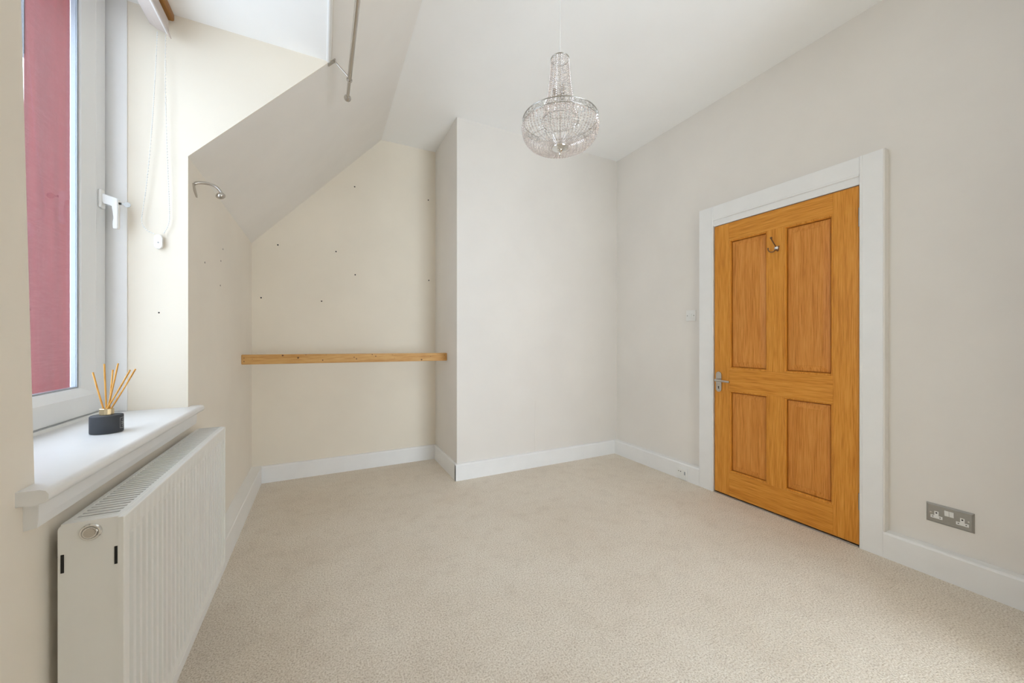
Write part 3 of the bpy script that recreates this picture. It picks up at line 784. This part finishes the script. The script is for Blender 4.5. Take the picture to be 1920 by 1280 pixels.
# printed label on the side turned to the room
to_cam = math.atan2(-DC.y, -DC.x); lab_c = to_cam + math.radians(68)
def curved(bm, a0, a1, z0, z1, r=.0363, n=8):
    pr = None
    for i in range(n + 1):
        a = a0 + (a1 - a0) * i / n; d = Vector((math.cos(a), math.sin(a), 0))
        cur = (bm.verts.new(DC + d * r + Vector((0, 0, z0))), bm.verts.new(DC + d * r + Vector((0, 0, z1))))
        if pr: bm.faces.new((pr[0], cur[0], cur[1], pr[1]))
        pr = cur
bm = bmesh.new(); hw = .34
curved(bm, lab_c - hw, lab_c + hw, .012, .0128); curved(bm, lab_c - hw, lab_c + hw, .0422, .043)
curved(bm, lab_c - hw, lab_c - hw + .02, .0128, .0422, n=1); curved(bm, lab_c + hw - .02, lab_c + hw, .0128, .0422, n=1)
for z, w in ((.036, .10), (.030, .2), (.0265, .17), (.023, .2), (.018, .14)): curved(bm, lab_c - w, lab_c + w, z, z + .0011)
part('printed_label', bm, M['label'], rdif)
top = DC + Vector((0, 0, .058)); tc_ = DC.dot(FWD)
for (tx, ty, dd, bx, by) in ((174, 698, .00, -.006, .0), (195.5, 682, -.02, .004, -.004), (211.5, 693, .035, .0, .006), (221.5, 681, .02, -.005, .005), (244, 693.5, -.015, -.001, -.006), (254, 691.5, .01, .005, .0)):
    tip = atd(tx, ty, tc_ + dd); base = top + RGT * bx + FWD * by
    mid = base.lerp(tip, .5) + Vector((0, 0, -.002))
    bm = tube(bmesh.new(), smooth_path([base, mid, tip], 4), .0021, 8)
    part('reed', bm, M['reed'], rdif, 50)

# ------------------------------------------------------------------ electrics on the right wall
def plate_yz(name, y0, y1, z0, z1, x_wall, th, mat, par, bev=.002):
    return part(name, B_(x_wall - th, x_wall + .001, y0, y1, z0, z1, bev, 2), mat, par, 40)
# double socket
so_p = onx(1781, 968.5, XRN); so_y, so_z = so_p.y, so_p.z
XW = XRN
sk = tag(empty('power_socket', (XW, so_y, so_z)), 'brushed steel double power socket with white inserts near the door', 'power socket')
bm = bmesh.new()
def face_ring(dx, i): return [bm.verts.new(p) for p in ((XW - dx, so_y - .076 + i, so_z - .045 + i), (XW - dx, so_y + .076 - i, so_z - .045 + i), (XW - dx, so_y + .076 - i, so_z + .045 - i), (XW - dx, so_y - .076 + i, so_z + .045 - i))]
Rg = [face_ring(-.001, 0), face_ring(.003, 0), face_ring(.009, .007)]
for a, b in zip(Rg, Rg[1:]):
    for k in range(4): bm.faces.new((a[k], a[(k + 1) % 4], b[(k + 1) % 4], b[k]))
bm.faces.new(Rg[-1]); bm.faces.new(Rg[0][::-1])
part('face_plate', bm, M['steel'], sk)
XP = XW - .009
for s in (1, -1):
    cy = so_y + s * .041; cz = so_z - .008
    bm = bmesh.new()
    tee = [(cy - .0195, cz - .0150), (cy + .0195, cz - .0150), (cy + .0195, cz - .0015), (cy + .007, cz - .0015), (cy + .007, cz + .019), (cy - .007, cz + .019), (cy - .007, cz - .0015), (cy - .0195, cz - .0015)]
    prism(bm, tee, 'x', XP - .0012, XP + .002)
    ins = part('insert', bm, M['plastic'], sk)
    for (a, b, c_, d) in ((-.0028, .0028, .0085, .0145), (-.0145, -.0095, -.0098, -.0065), (.0095, .0145, -.0098, -.0065)):
        link('pin_slot', B_(XP - .0016, XP + .001, cy + a, cy + b, cz + c_, cz + d), M['dark'], ins)
for s in (1, -1):
    part('rocker_switch', hexa(bmesh.new(), [(XP + .001, so_y + s * .0005, so_z + .001), (XP + .001, so_y + s * .0150, so_z + .001), (XP + .001, so_y + s * .0150, so_z + .026), (XP + .001, so_y + s * .0005, so_z + .026)],
         [(XP - .0015, so_y + s * .0008, so_z + .001), (XP - .0015, so_y + s * .0147, so_z + .001), (XP - .0045, so_y + s * .0147, so_z + .026), (XP - .0045, so_y + s * .0008, so_z + .026)]), M['plastic'], sk)
for s in (1, -1):
    part('screw', lathe(bmesh.new(), [(.0035, 0), (.0035, .0008), (.001, .0012), (0, .0004)], (XP, so_y + s * .060, so_z + .002), (-1, 0, 0), 12), M['chrome'], sk)
# light switch
lw = tag(empty('light_switch', (XR, 2.044, 1.324)), 'small white light switch on the wall beside the door frame', 'light switch')
plate_yz('face_plate', 2.001, 2.087, 1.281, 1.367, XR, .008, M['plastic'], lw, .003)
part('rocker_switch', B_(XR - .012, XR - .007, 2.036, 2.052, 1.310, 1.338, .001), M['plastic'], lw)
for y in (2.014, 2.074):
    part('screw', lathe(bmesh.new(), [(.0042, 0), (.0042, .0006), (0, .0006)], (XR - .008, y, 1.324), (-1, 0, 0), 12), M['steel'], lw)
# small socket on the skirting
XSK = 2.597
tl = tag(empty('telephone_socket', (XSK, 2.085, .045)), 'small white telephone socket low on the skirting board', 'telephone socket')
plate_yz('face_plate', 2.041, 2.131, .006, .086, XSK, .008, M['plastic'], tl, .002)
for y, z, r in ((2.118, .066, .0035), (2.099, .066, .0042)):
    part('screw_hole', lathe(bmesh.new(), [(r, 0), (r, .0006), (0, .0006)], (XSK - .008, y, z), (-1, 0, 0), 10), M['dark'], tl)
part('port', B_(XSK - .0088, XSK - .007, 2.056, 2.066, .046, .072), M['glass_lead'], tl)
